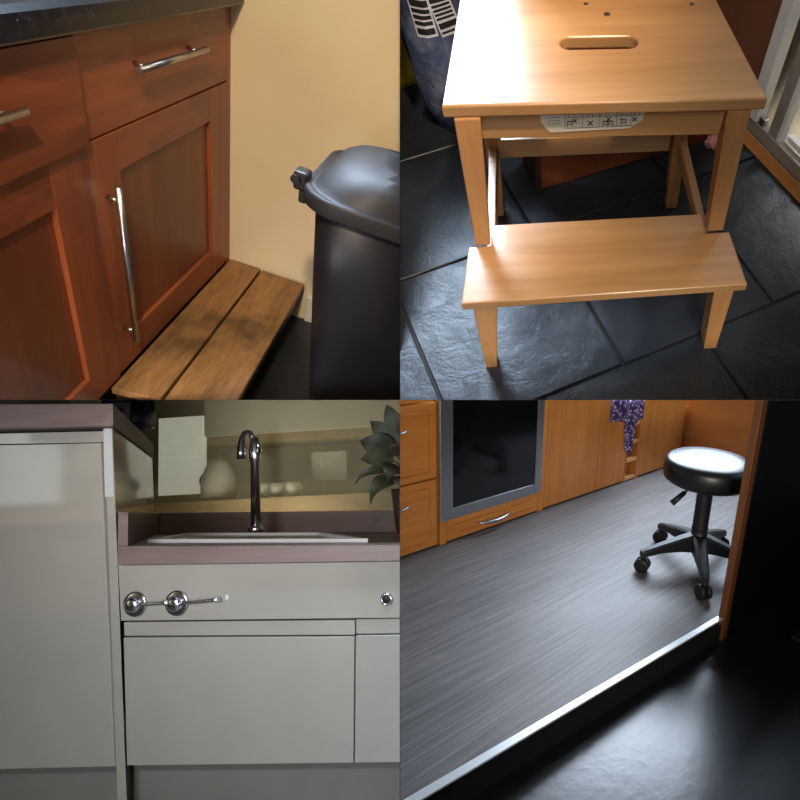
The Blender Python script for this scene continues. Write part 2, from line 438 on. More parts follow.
t = thing('base_cabinet', Q, (-.34, 0, FZ), 'cherry wood base cabinet beside the cream wall, tall bar handle on its door', 'cabinet', 'cherry base cabinets')
bm = bm_new(); box(bm, -.674, -.001, .0215, .58, -.012, .742, .001); box(bm, -.674, .028, .06, .075, FZ + .001, -.012)
part('carcass', bm, 'carcass', t)
bm = bm_new(); box(bm, .0005, .0295, .001, .06, -.012, .742, .001); part('filler_strip', bm, 'cherry_v', t)
bm = bm_new(); shaker(bm, -.6725, -.0015, .004, .5525, -.57, -.115, .088, .475)
d = part('door', bm, ['cherry_v', 'cherry_h', 'cherry_p'], t)
bm = bm_new(); bar_handle(bm, (-.629, -.022, .085), (-.629, -.022, .4685), [(-.629, 0, .116), (-.629, 0, .438)], yb=-.021)
part('handle', bm, 'steel', d, 'long upright brushed steel bar handle')
bm = bm_new(); box(bm, -.6725, -.0015, 0, .02, .5575, .741, .0012)
d = part('drawer', bm, 'cherry_h', t)
bm = bm_new(); bar_handle(bm, (-.510, -.022, .663), (-.188, -.022, .663), [(-.478, 0, .663), (-.235, 0, .663)], yb=-.021)
part('handle', bm, 'steel', d, 'brushed steel bar handle lying level')

t = thing('base_cabinet', Q, (-.98, 0, FZ), 'cherry wood base cabinet cut off by the left frame, below the worktop', 'cabinet', 'cherry base cabinets')
bm = bm_new(); box(bm, -1.32, -.678, .0215, .58, -.012, .742, .001); box(bm, -1.32, -.678, .06, .075, FZ + .001, -.012)
part('carcass', bm, 'carcass', t)
bm = bm_new(); shaker(bm, -1.3185, -.677, .004, .550, -1.2, -.79, .075, .472, -.003, .023, .009)
d = part('door', bm, ['cherry_v', 'cherry_h', 'cherry_p'], t)
bm = bm_new(); bar_handle(bm, (-1.26, -.025, .106), (-1.26, -.025, .4815), [(-1.26, 0, .133), (-1.26, 0, .447)], y0=-.003, yb=-.024)
part('handle', bm, 'steel', d)
bm = bm_new(); box(bm, -1.3185, -.680, -.011, .010, .556, .733, .0012)
d = part('drawer', bm, 'cherry_h', t)
bm = bm_new(); bar_handle(bm, (-1.165, -.028, .659), (-.858, -.028, .659), [(-1.13, 0, .659), (-.892, 0, .659)], y0=-.011, yb=-.027)
part('handle', bm, 'steel', d, 'brushed steel bar handle lying level')

t = thing('wooden_step', Q, (-.35, -.12, FZ), 'low step of two stained planks along the foot of the cherry cabinets', 'step')
bm = bm_new(); hexa(bm, [(-.722, -.003, -.018), (.026, -.003, -.018), (.022, -.0965, -.018), (-.726, -.1035, -.018), (-.722, -.003, 0), (.026, -.003, 0), (.022, -.0965, 0), (-.726, -.1035, 0)], .0025)
part('plank', bm, 'plank', t)
bm = bm_new(); hexa(bm, [(-.722, -.1105, -.018), (.016, -.1035, -.018), (.008, -.2405, -.018), (-.726, -.2535, -.018), (-.722, -.1105, 0), (.016, -.1035, 0), (.008, -.2405, 0), (-.726, -.2535, 0)], .0025)
part('plank', bm, 'plank', t)
bm = bm_new(); hexa(bm, [(-.715, -.232, -.11), (.004, -.219, -.11), (.004, -.206, -.11), (-.715, -.216, -.11), (-.715, -.238, -.0185), (.004, -.226, -.0185), (.004, -.206, -.0185), (-.715, -.216, -.0185)], .001)
part('front_board', bm, 'plank_dark', t, 'dark stained front board')
for x in (-.70, -.36, -.03):
    bm = bm_new(); box(bm, x - .02, x + .02, -.205, -.01, FZ, -.0185, .002); part('bearer', bm, 'plank_dark', t)

# bin: tapered body, overhanging rim, domed lid, hinge clip
t = thing('waste_bin', Q, (-.24, -.52, FZ), 'black plastic waste bin with charcoal domed lid against the cream wall', 'bin')
def ringz(z, hx, hy, cx=-.352, cy=-.595, r=.07): return [(x, y, z) for x, y in rrect(cx, cy, hx, hy, r, 7)]
bm = bm_new()
loft(bm, [ringz(FZ, .160, .205, r=.06), ringz(FZ + .02, .165, .21), ringz(.34, .184, .236), ringz(.515, .190, .244), ringz(.517, .186, .240)])
part('bin_body', bm, 'bin', t)
bm = bm_new()
loft(bm, [ringz(.518, .200, .264, r=.085), ringz(.519, .205, .269, r=.085), ringz(.521, .206, .270, r=.085), ringz(.551, .208, .272, r=.09), ringz(.556, .2065, .2705, r=.09), ringz(.558, .203, .267, r=.09), ringz(.5575, .198, .262, r=.09), ringz(.556, .195, .259, r=.09),
          ringz(.560, .190, .253, r=.09), ringz(.572, .184, .245, r=.095), ringz(.592, .172, .230, r=.10), ringz(.611, .152, .208, r=.105), ringz(.624, .122, .175, r=.09), ringz(.630, .085, .125, r=.065), ringz(.632, .04, .07, r=.035)])
part('lid', bm, 'bin_lid', t, 'charcoal domed lid with a rolled rim')
bm = bm_new()
box(bm, -.487, -.445, -.331, -.300, .530, .574, .006)
box(bm, -.480, -.452, -.329, -.312, .500, .530, .004)
tube(bm, [(-.495, -.306, .556), (-.44, -.306, .556)], .010, 10)
part('hinge_clip', bm, 'bin_clip', t)

# ================================================================== Q2  birch step stool on slate
Q = 'Q2'
U2, V2 = V((.933, .36, 0)).normalized(), V((-.36, .933, 0)).normalized()
bm = bm_new()
box(bm, -1.0, 1.6, -.6, 1.9, -.05, -.006, 0, 1)
rows = [(-1.05, -.625), (-.618, -.196), (-.189, .260), (.267, .662), (.669, 1.07), (1.077, 1.5)]
offs = [-.03, .193, -.02, -.05, .05, -.2]
for (v0, v1), off in zip(rows, offs):
    for k in range(-4, 5):
        u0 = off + k * .42 + .0035; u1 = u0 + .413
        c = [U2 * a + V2 * b for a, b in ((u0, v0), (u1, v0), (u1, v1), (u0, v1))]
        if min(p.x for p in c) > 1.1 or max(p.x for p in c) < -1.0 or max(p.y for p in c) < -.62 or min(p.y for p in c) > 1.75: continue
        hexa(bm, [p + V((0, 0, -.008)) for p in c] + [p.copy() for p in c], .002, 0, 1)
struct('floor', Q, bm, ['slate', 'grout'])

t = thing('step_stool', Q, (0, .05, 0), 'birch wooden step stool with slotted seat and lower step on the slate floor', 'stool')
bm = bm_new()
slot = []
for s, a0 in ((1, -PI / 2), (-1, PI / 2)):
    for k in range(9):
        a = a0 + k * PI / 8
        slot.append((.003 + s * .0505 + .0172 * math.cos(a), .157 - s * .0012 + .0172 * math.sin(a), .479))
prism(bm, [(-.264, .0065, .479), (.2665, -.0045, .479), (.2250, .315, .479), (-.2372, .315, .479)], (0, 0, .021), .004, 0, 3, [slot])
part('seat', bm, 'birch_x', t)
seat = bpy.data.objects[-1] if False else [o for o, r in CLIP][-1]
for x, y in ((-.1893, .2753), (-.0104, .2693), (.183, .2595)):
    bm = bm_new(); lathe(bm, [(.0045, 0), (.0045, .0006), (.002, .0007), (0, .0002)], (x, y, .4999), seg=14); part('screw', bm, 'screw', seat, 'small dull screw head')
bm = bm_new(); lathe(bm, [(.007, 0), (.006, .0003), (0, .0004)], (.0248, .2372, .4999), seg=7); part('knot', bm, 'knot', seat, 'small black knot in the seat')
bm = bm_new(); hexa(bm, [(-.215, .018, .432), (.207, .012, .426), (.207, .034, .426), (-.215, .040, .432), (-.215, .018, .479), (.207, .012, .479), (.207, .034, .479), (-.215, .040, .479)], .0015)
apron = part('apron', bm, 'birch_x', t)
bm = bm_new(); box(bm, -.20, .19, .265, .285, .43, .479, .0015); part('apron', bm, 'birch_x', t)
for s in (-1, 1):
    bm = bm_new(); box(bm, s * .215 - .009, s * .215 + .009, .045, .262, .435, .479, .0015); part('apron', bm, 'birch_y', t)
# instruction sticker on the apron: pictograms, two crossed out
def ap(x, z, o=0):                            # a point on the front of the apron
    f = (x + .215) / .422
    return V((x, .018 - .006 * f - .0005 - o, z + .0))
bm = bm_new()
poly = [(-.108, .4785), (.069, .4785), (.066, .4585), (.045, .444), (-.092, .4405), (-.106, .4585)]
prism(bm, [ap(x, z, .0008) for x, z in poly], (0, .0011, 0))
st = part('sticker', bm, 'sticker', apron, 'worn white instruction sticker with pictograms')
bm = bm_new()
def stroke(x0, z0, x1, z1, w=.0011, mi=0):
    a, b = V((x0, 0, z0)), V((x1, 0, z1)); d = (b - a).normalized(); n = V((-d.z, 0, d.x)) * w / 2
    q = [a - n, b - n, b + n, a + n]
    pts = [ap(p.x, p.z, .0012) for p in q]
    slabq(bm, pts, .0003, 0, mi)
for x in (-.066, -.036, -.008, .022, .046): stroke(x, .4495 if x > -.05 else .4478, x, .4785, .0007)
stroke(-.066, .4665, .063, .4675, .0007); stroke(-.066, .4478, .05, .4490, .0006)
for x in (-.055, -.024, -.001, .034, .056):   # upper row: stools cut by the seat edge
    stroke(x - .005, .468, x - .002, .476); stroke(x + .005, .468, x + .002, .476); stroke(x - .003, .474, x + .003, .474, .0016)
def stool_icon(x, z): stroke(x - .005, z - .006, x - .003, z + .004); stroke(x + .005, z - .006, x + .003, z + .004); stroke(x - .005, z + .004, x + .005, z + .004, .0018); stroke(x - .004, z - .001, x + .004, z - .001)
def cross(x, z, s=.0045): stroke(x - s, z - s, x + s, z + s, .0018); stroke(x - s, z + s, x + s, z - s, .0018)
stool_icon(-.058, .456); cross(-.0495, .4605, .0035); cross(-.023, .4555); stool_icon(.003, .454); stool_icon(.012, .454); cross(.008, .4615, .0035)
stool_icon(.034, .456); stroke(.026, .461, .032, .4615); cross(.053, .4605, .0038); stroke(.049, .463, .049, .457)
for k in range(4): stroke(-.096, .473 - k * .0055, -.074, .473 - k * .0055, .0009, 1)
part('pictograms', bm, ['ink', 'ink_grey'], st)
def leg(name, b0, b1, t0, t1, yb, yt, zb, zt, bev=.003):
    """b0..b1 outer x range at the bottom, t0..t1 at the top, (front, back) y at both"""
    bm = bm_new()
    hexa(bm, [(b0, yb[0], zb), (b1, yb[0], zb), (b1, yb[1], zb), (b0, yb[1], zb), (t0, yt[0], zt), (t1, yt[0], zt), (t1, yt[1], zt), (t0, yt[1], zt)], bev)
    return part(name, bm, 'birch_z', t)
leg('front_post', -.2567, -.2262, -.249, -.205, (-.027, .006), (.004, .042), .2305, .479)
leg('front_post', .2255, .2595, .207, .247, (-.020, .014), (-.001, .042), .2305, .479)
leg('rear_leg', -.248, -.220, -.225, -.187, (.295, .325), (.255, .300), 0, .479)
leg('rear_leg', .2176, .2488, .178, .215, (.295, .325), (.25, .295), 0, .479)
leg('front_leg', -.2725, -.2455, -.266, -.218, (-.1749, -.140), (-.1655, -.115), 0, .2095)
leg('front_leg', .2455, .276, .220, .262, (-.1595, -.109), (-.159, -.112), 0, .2095)
for s in (-1, 1):
    bm = bm_new()
    x0, x1 = s * .240, s * .222
    hexa(bm, [(x0, -.11, .185), (x1, -.11, .185), (x1 - s * .012, .29, .185), (x0 - s * .012, .29, .185), (x0, -.11, .2095), (x1, -.11, .2095), (x1 - s * .012, .29, .222), (x0 - s * .012, .29, .222)], .002)
    part('side_rail', bm, 'birch_y', t)
bm = bm_new(); box(bm, -.208, .19, .268, .288, .195, .240, .002); part('back_rail', bm, 'birch_x', t)
bm = bm_new()
prism(bm, [(-.2845, -.1704, .21), (.2826, -.1601, .21), (.2722, -.0217, .21), (.2215, -.0225, .21), (.2215, .0318, .21), (-.2240, .0285, .21), (-.2245, -.0275, .21), (-.2709, -.0282, .21)], (0, 0, .02), .003, 0, 3)
part('step', bm, 'birch_x', t)

# items round the stool
bm = bm_new()
c0 = V((-.13, .5, 0)); d = V((.945, .32, 0)).normalized(); n = V((-d.y, d.x, 0)); o0 = V((-.1146, .3848, 0))
t = thing('brown_cupboard', Q, tuple(o0 + d * .3), 'reddish brown cupboard end standing behind the birch step stool', 'cupboard')
def obx(bm, a0, a1, b0, b1, z0, z1, bev=0, mi=0):
    q = [o0 + d * a + n * b for a, b in ((a0, b0), (a1, b0), (a1, b1), (a0, b1))]
    return hexa(bm, [p + V((0, 0, z0)) for p in q] + [p + V((0, 0, z1)) for p in q], bev, mi)
bm = bm_new(); obx(bm, 0, .640, .001, .11, .002, .72, .002); part('front_panel', bm, 'brown_panel', t)
bm = bm_new(); obx(bm, -.014, -.001, -.004, .115, .002, .72, .002); part('side_edge', bm, 'carcass', t)
# threshold, gate, pale floor beyond
g0 = V((.468, .565, 0)); gd = V((.112, -.25, 0)).normalized(); gn = V((-gd.y, gd.x, 0))
def gbx(bm, a0, a1, b0, b1, z0, z1, bev=0, mi=0):
    q = [g0 + gd * a + gn * b for a, b in ((a0, b0), (a1, b0), (a1, b1), (a0, b1))]
    return hexa(bm, [p + V((0, 0, z0)) for p in q] + [p + V((0, 0, z1)) for p in q], bev, mi)
bm = bm_new(); gbx(bm, -.9, .9, -.004, .034, 0, .006, .002); struct('trim_1', Q, bm, 'oak_strip')
bm = bm_new(); gbx(bm, -.9, .9, .0345, 1.1, -.03, .002); struct('floor', Q, bm, 'laminate')
t = thing('safety_gate', Q, tuple(g0 + gd * .2 + gn * .06), 'white and grey metal gate with thin bars across the doorway', 'gate')
bm = bm_new(); gbx(bm, -.012, .9, .036, .062, .008, .045, .003); part('bottom_rail', bm, 'gate_grey', t)
bm = bm_new(); gbx(bm, .072, .109, .040, .062, .0455, .75, .003); part('post', bm, 'gate_grey', t)
bm = bm_new(); gbx(bm, .1095, .123, .038, .064, .0455, .75, .002); part('post_edge', bm, 'gate_white', t, 'bright white edge of the post')
bm = bm_new(); gbx(bm, .1235, .8, .064, .084, .046, .062, .002); part('inner_rail', bm, 'gate_white', t)
for a in (.175, .25, .325, .40):
    bm = bm_new(); p = g0 + gd * a + gn * .074; tube(bm, [p + V((0, 0, .062)), p + V((0, 0, .75))], .004, 10); part('bar', bm, 'gate_grey', t)
bm = bm_new(); gbx(bm, .028, .050, .036, .056, .0455, .066, .003); p = g0 + gd * .0 + gn * .03
part('hinge', bm, 'steel', t)
bm = bm_new(); gbx(bm, -.016, .024, .030, .066, .0455, 1.0, .003); struct('door_1', Q, bm, 'gate_white')
# pink scrap
bm = bm_new(); bmesh.ops.create_icosphere(bm, subdivisions=3, radius=.02)
for v in bm.verts:
    k = 1 + .35 * math.sin(v.co.x * 230 + v.co.z * 150) * math.cos(v.co.y * 210)
    v.co = V((v.co.x * k * 1.0, v.co.y * k * .8, v.co.z * k * .9)) + V((.385, .522, .019))
for f in bm.faces: f.smooth = True
solo('crumpled_cloth', Q, bm, 'pink', (.385, .522, 0), 'small crumpled pink scrap on the floor by the gate', 'cloth')
# blue pack with two barcode labels
def blob(bm, cx, cy, hx, hy, z1, rot, seed, sag=.15, ns=22, nz=12):
    rnd = random.Random(seed); ph = [rnd.uniform(0, 6) for _ in range(6)]; secs = []
    for i in range(nz + 1):
        f = i / nz; z = z1 * f
        s = (.84 + .16 * math.sin(min(1, f * 2.2 + .25) * PI / 2)) * (1 if f < .8 else math.sqrt(max(.03, 1 - ((f - .8) / .2) ** 2 * .95)))
        ring = []
        for k in range(ns):
            a = 2 * PI * k / ns; ca, sa = math.cos(a), math.sin(a)
            r = (abs(ca) ** 3.2 + abs(sa) ** 3.2) ** (-1 / 3.2)
            w = 1 + .04 * math.sin(3 * a + ph[0] + f * 5) + .03 * math.sin(7 * a + ph[1] - f * 9)
            x, y = ca * r * hx * s * w, sa * r * hy * s * w
            ring.append((cx + x * math.cos(rot) - y * math.sin(rot), cy + x * math.sin(rot) + y * math.cos(rot), z + .002))
        secs.append(ring)
    loft(bm, secs)
bm = bm_new(); blob(bm, -.245, .77, .212, .145, .52, .25, 3)
t = thing('wrapped_pack', Q, (-.225, .78, 0), 'blue plastic wrapped pack with two barcode labels at the left of the stool', 'pack')
pk = part('wrap', bm, 'bag_blue', t)
PACKWRAP = pk
bm = bm_new(); blob(bm, -.555, .89, .085, .075, .34, .3, 9)
t2 = thing('yellow_packet', Q, (-.555, .89, 0), 'yellow and red food packet leaning behind the blue wrapped pack', 'packet')
yp = part('packet', bm, 'bag_yellow', t2)
YPACK = yp

# ================================================================== Q3  grey gloss kitchen with raised sink run
Q = 'Q3'
def zt(x, y): return .5505 - .037 * x - .054 * (y + .03)
YB = .75
bm = bm_new(); box(bm, -3.2, 1.6, YB + .001, YB + .006, -.1, 2.0); struct('wall_splashback', Q, bm, 'splash')
bm = bm_new(); box(bm, -1.4, 1.6, -1.2, .8, -.20, -.16); struct('floor', Q, bm, 'plinth')
# tall cabinet on the left
t = thing('tall_cabinet', Q, (-.35, .2, -.16), 'grey gloss cabinet at the left, taller than the sink run', 'cabinet')
bm = bm_new()
hexa(bm, [(-.95, .022, .002), (-.025, .022, .002), (-.66, .74, .002), (-.95, .74, .002), (-.95, .022, .848), (-.075, .022, .848), (-.69, .74, .835), (-.95, .74, .835)])
part('carcass', bm, 'gap', t)
bm = bm_new(); slabq(bm, [(-.95, 0, -.016), (-.0300, 0, .0015), (-.0805, 0, .8175), (-.95, 0, .850)], .02, .0012); part('door', bm, 'gloss', t)
bm = bm_new(); slabq(bm, [(-.95, .004, .854), (-.0785, .004, .8195), (-.0792, .004, .849), (-.95, .004, .882)], .018, .001); part('fascia', bm, 'gloss', t)
bm = bm_new()
hexa(bm, [(-.0165, 0, -.158), (.0085, 0, -.158), (-.615, .745, -.158), (-.640, .745, -.158), (-.0715, 0, .856), (-.0470, 0, .8545), (-.665, .745, .838), (-.689, .745, .838)], .0008)
part('end_panel', bm, 'gloss', t, 'end panel facing the sink run')
bm = bm_new(); slabq(bm, [(-.0640, -.0018, .676), (-.0390, -.0018, .676), (-.0475, -.0018, .8535), (-.0710, -.0018, .8535)], .0012); part('edge_strip', bm, 'gloss_edge', t, 'bright pale edge strip')
bm = bm_new(); box(bm, -.95, -.062, .05, .066, -.158, -.018); part('plinth', bm, 'plinth', t)
bm = bm_new()
hexa(bm, [(-.75, -.03, .8816), (-.0133, -.03, .8564), (-.6662, YB, .8425), (-1.5, YB, .8725), (-.75, -.03, .9562), (-.014, -.03, .9132), (-.6644, YB, .9004), (-1.5, YB, .9304)], .002)
solo('raised_worktop', Q, bm, 'walnut_top', (-.35, .2, .86), 'mauve brown worktop on the tall left cabinet, its edge running back', 'worktop')
# sink run worktop
t = thing('sink_worktop', Q, (.35, .3, .5), 'mauve brown worktop with upstands carrying the steel sink', 'worktop')
bm = bm_new()
hexa(bm, [(.0035, -.03, .5031), (1.25, -.03, .4750), (1.25, YB, .4150), (-.63, YB, .49), (.0035, -.03, .5505), (1.25, -.03, zt(1.25, -.03)), (1.25, YB, zt(1.25, YB)), (-.63, YB, zt(-.63, YB))], .0015)
part('worktop_slab', bm, 'walnut_top', t)
bm = bm_new()
a, b, c, e = (.0035, -.03), (.0310, -.03), (-.6142, .729), (-.632, .729)
hexa(bm, [(p[0], p[1], zt(*p) + .0004) for p in (a, b, c, e)] + [(a[0], a[1], .6366), (b[0], b[1], .6335), (c[0], c[1], .6136), (e[0], e[1], .6146)], .0012)
part('upstand', bm, 'walnut_top', t, 'short upstand along the tall cabinet side')
bm = bm_new()
a, b, c, e = (-.632, .7295), (1.25, .7295), (1.25, YB - .0005), (-.632, YB - .0005)
hexa(bm, [(p[0], p[1], zt(*p) + .0004) for p in (a, b, c, e)] + [(p[0], p[1], .6136 - .0352 * (p[0] + .6142)) for p in (a, b, c, e)], .0012)
part('upstand', bm, 'walnut_top', t, 'long upstand along the splashback')
# sink
t = thing('sink', Q, (.13, .3, .53), 'shallow stainless steel sink set into the mauve brown worktop', 'sink')
outer = [(-.034, .09), (.597, .09), (.235, .50), (-.292, .50)]
inner = [(-.005, .115), (.545, .115), (.215, .475), (-.258, .475)]
def zz(p, h): return (p[0], p[1], zt(*p) + h)
bm = bm_new()
for i in range(4):
    j = (i + 1) % 4
    hexa(bm, [zz(outer[i], .0006), zz(outer[j], .0006), zz(inner[j], .0006), zz(inner[i], .0006), zz(outer[i], .010), zz(outer[j], .010), zz(inner[j], .011), zz(inner[i], .011)])
part('rim', bm, 'sink_steel', t)
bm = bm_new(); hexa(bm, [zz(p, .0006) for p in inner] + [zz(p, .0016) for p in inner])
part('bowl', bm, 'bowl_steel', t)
# mixer tap
bx, by = -.073, .56; bz = zt(bx, by) + .0025
t = thing('mixer_tap', Q, (bx, by, bz), 'tall chrome mixer tap with a curved spout behind the sink', 'tap')
bm = bm_new(); lathe(bm, [(.025, .0005), (.025, .022), (.021, .03), (.019, .033)], (bx, by, bz), seg=28); part('base', bm, 'chrome', t, 'dark chrome base collar')
bm = bm_new(); lathe(bm, [(.0155, .033), (.0155, .26), (.019, .265), (.020, .30), (.017, .335), (.012, .352), (0, .356)], (bx, by, bz), seg=28); part('stem', bm, 'chrome', t)
bm = bm_new()
pts = []
for k in range(15):
    a = PI * k / 14
    pts.append((bx - .006 - .008 * (1 - math.cos(a)), by - .020 * (1 - math.cos(a)), bz + .325 + .046 * math.sin(a)))
pts += [(bx - .022, by - .042, bz + .30), (bx - .021, by - .044, bz + .270)]
tube(bm, pts, [.009] * 12 + [.010, .011, .012, .014, .014], 16); part('spout', bm, 'chrome', t)
bm = bm_new(); tube(bm, [(bx + .012, by, bz + .30), (bx + .022, by - .004, bz + .30), (bx + .020, by - .02, bz + .345)], [.008, .008, .005], 12); part('lever', bm, 'chrome', t)
# sink cabinet
t = thing('sink_cabinet', Q, (.3, .3, -.16), 'grey gloss sink cabinet with a wide door under the worktop', 'cabinet')
bm = bm_new(); hexa(bm, [(.006, .024, .004), (.602, .024, .006), (.602, .6, .006), (-.4, .6, .004), (-.012, .024, .498), (.602, .024, .486), (.602, .6, .43), (-.45, .6, .46)]); part('carcass', bm, 'gap', t)
bm = bm_new(); slabq(bm, [(.004, 0, .0035), (.5955, 0, .0085), (.6045, 0, .305), (-.0095, 0, .317)], .02, .0012); part('door', bm, 'gloss', t)
bm = bm_new(); slabq(bm, [(-.0090, .002, .3205), (.6045, .002, .3085), (.6050, .002, .3440), (-.0110, .002, .3545)], .016, .001); part('grip_rail', bm, 'gloss', t)
bm = bm_new(); box(bm, -.029, 1.2, .05, .066, -.158, -.002); part('plinth', bm, 'plinth', t)
t = thing('end_cabinet', Q, (.85, .3, -.16), 'grey gloss cabinet door at the right end of the sink run, cut off by frame', 'cabinet')
bm = bm_new(); hexa(bm, [(.604, .024, .006), (1.2, .024, .008), (1.2, .6, .008), (.604, .6, .006), (.604, .024, .486), (1.2, .024, .455), (1.2, .6, .40), (.604, .6, .43)]); part('carcass', bm, 'gap', t)
bm = bm_new(); slabq(bm, [(.5995, 0, .0085), (1.2, 0, .014), (1.2, 0, .299), (.6085, 0, .3075)], .02, .0012); part('door', bm, 'gloss', t)
bm = bm_new(); slabq(bm, [(.6085, .002, .3105), (1.2, .002, .302), (1.2, .002, .338), (.6090, .002, .3455)], .016, .001); part('grip_rail', bm, 'gloss', t)
bm = bm_new(); slabq(bm, [(-.016, -.001, .3590), (1.2, -.001, .3390), (1.2, -.001, .4715), (-.0255, -.001, .4995)], .02, .001)
solo('fascia_panel', Q, bm, 'gloss', (.5, 0, .36), 'long grey gloss panel under the sink worktop holding the lever controls', 'panel')
def control(cx, cz, ex, ez, ox, oz, label):
    t = thing('tap_lever', Q, (cx, -.002, cz), label, 'tap control', 'lever controls on the grey panel')
    bm = bm_new(); lathe(bm, [(.032, 0), (.032, .002), (.030, .004), (.024, .005), (.021, .0055)], (cx, -.002, cz), (0, -1, 0), 40); part('backplate', bm, 'chrome', t)
    bm = bm_new(); lathe(bm, [(.019, .0055), (.0195, .009), (.0175, .014), (.011, .0175), (0, .0185)], (cx, -.002, cz), (0, -1, 0), 32); part('knob', bm, 'chrome', t)
    bm = bm_new(); tube(bm, [(cx + .017, -.012, cz + .001), (cx + .030, -.013, cz + (ez - cz) * .3), (ex - .016, -.014, ez - .001), (ex, -.015, ez)], [.0045, .004, .0045, .006], 12); part('lever', bm, 'chrome', t)
control(.0255, .400, .128, .404, 0, 0, 'chrome lever control on the grey panel, nearer the tall cabinet')
control(.1400, .399, .262, .407, 0, 0, 'second chrome lever control along the grey panel, its lever pointing right')
t = thing('waste_control', Q, (.690, -.002, .3925), 'small round black socket with chrome ring in the grey panel', 'socket')
bm = bm_new()
lathe(bm, [(.0085, 0), (.0155, 0), (.0155, .003), (.0135, .005), (.0100, .005), (.0085, .001)], (.690, -.002, .3925), (0, -1, 0), 28); part('ring', bm, 'chrome', t)
bm = bm_new(); lathe(bm, [(.0098, .0005), (.0098, .0035), (0, .0025)], (.690, -.002, .3925), (0, -1, 0), 28); part('plug', bm, 'black_hole', t)
# jar on the raised worktop
jx, jy = -.435, .42; jz = .915
t = thing('coffee_jar', Q, (jx, jy, jz), 'dark blue glass jar with printed label on the raised worktop', 'jar')
bm = bm_new(); lathe(bm, [(.065, .001), (.072, .006), (.072, .15), (.06, .175), (.045, .18)], (jx, jy, jz), seg=36); part('jar_body', bm, 'jar_glass', t)
bm = bm_new()
def onjar(a, z, o=.0012): return (jx + (.072 + o) * math.sin(a), jy - (.072 + o) * math.cos(a), jz + z)
def patch(a0, a1, z0, z1, mi, o=.001, n=6):
    for i in range(n):
        b0 = a0 + (a1 - a0) * i / n; b1 = a0 + (a1 - a0) * (i + 1) / n
        vs = [bm.verts.new(onjar(p, z, o)) for p, z in ((b0, z0), (b1, z0), (b1, z1), (b0, z1))]
        f = bm.faces.new(vs); f.material_index = mi
patch(.0, .85, .02, .082, 0); patch(.2, .6, .035, .065, 1, .0018); 
for k in range(5): patch(.02 + k * .18, .12 + k * .18, .09 + .008 * (k % 2), .112 + .006 * ((k + 1) % 2), 2, .0015, 2)
part('label', bm, ['label_white', 'jar_red', 'jar_green'], t, 'white, red and green printed label')
# potted plant
px, py = .60, .42
t = thing('potted_plant', Q, (px, py, zt(px, py) + .006), 'broad leaved potted plant on the sink worktop at the right edge', 'plant')
bm = bm_new(); z0 = zt(px, py) + .006; lathe(bm, [(.062, .001), (.072, .02), (.082, .12), (.085, .15), (.078, .152), (.07, .135), (0, .13)], (px, py, z0), seg=32); part('pot', bm, 'pot', t)
def leaf(bm, base, tip, w, bend, nrm=(0, -1, .3)):
    base, tip, nrm = V(base), V(tip), V(nrm).normalized(); d = tip - base; side = d.cross(nrm).normalized(); rows = []
    for i in range(9):
        f = i / 8; c = base + d * f + nrm * bend * math.sin(PI * f) - V((0, 0, 1)) * .02 * f * f
        ww = w * (math.sin(PI * min(1, f ** .58)) ** 1.05) * .46 + .0006
        rows.append([bm.verts.new(c - side * ww + nrm * .006), bm.verts.new(c), bm.verts.new(c + side * ww + nrm * .006)])
    for a, b in zip(rows, rows[1:]):
        for k in range(2): f = bm.faces.new((a[k], a[k + 1], b[k + 1], b[k])); f.smooth = True
bm = bm_new(); zb = z0 + .14
for tip, w, b in (((.455, .33, .835), .085, .03), ((.475, .36, .90), .07, .02), ((.455, .33, .775), .075, .03), ((.49, .32, .635), .06, .05), ((.43, .34, .70), .03, .04), ((.53, .36, .95), .07, .02),
                  ((.60, .34, .93), .08, .02), ((.66, .35, .90), .08, .03), ((.56, .30, .70), .08, .05), ((.64, .30, .76), .08, .04), ((.57, .33, .82), .09, .03), ((.70, .36, .82), .08, .03), ((.62, .28, .66), .07, .05)):
    tv = V(tip); st0 = V((px, py, zb)); md = st0.lerp(tv, .38) + V((0, -.01, .05))
    tube(bm, [st0, (st0 + md) / 2 + V((0, 0, .02)), md], .0025, 6)
    leaf(bm, md, tip, w, b)
part('foliage', bm, 'leaf', t)
# the far side of that kitchen, seen only as reflections in the gloss
bm = bm_new(); box(bm, -4.4, .4, -2.56, -2.5, -.16, 2.2); struct('wall_front', Q, bm, 'tan_wall', clip=False)
bm = bm_new(); box(bm, -3.15, -1.3, -2.499, -2.25, 1.15, 1.29, .004); struct('trim_2', Q, bm, 'carcass', clip=False)
bm = bm_new(); box(bm, -4.4, -.6, -2.499, -2.1, .55, .62, .004); struct('trim_3', Q, bm, 'oak_pale', clip=False)
m, nt, b = newmat('bright_window_pane'); nt.links.new(ramp(nt, noise(nt, coords(nt), 2, 2), [(.2, srgb(215, 225, 235)), (.8, srgb(245, 250, 255))]), b.inputs['Emission Color'])
b.inputs['Emission Strength'].default_value = 2.2; M['pane'] = m
bm = bm_new(); box(bm, -3.72, -3.16, -2.499, -2.47, .70, 1.62, .004); 
w = struct('window_1', Q, bm, 'pane', clip=False)

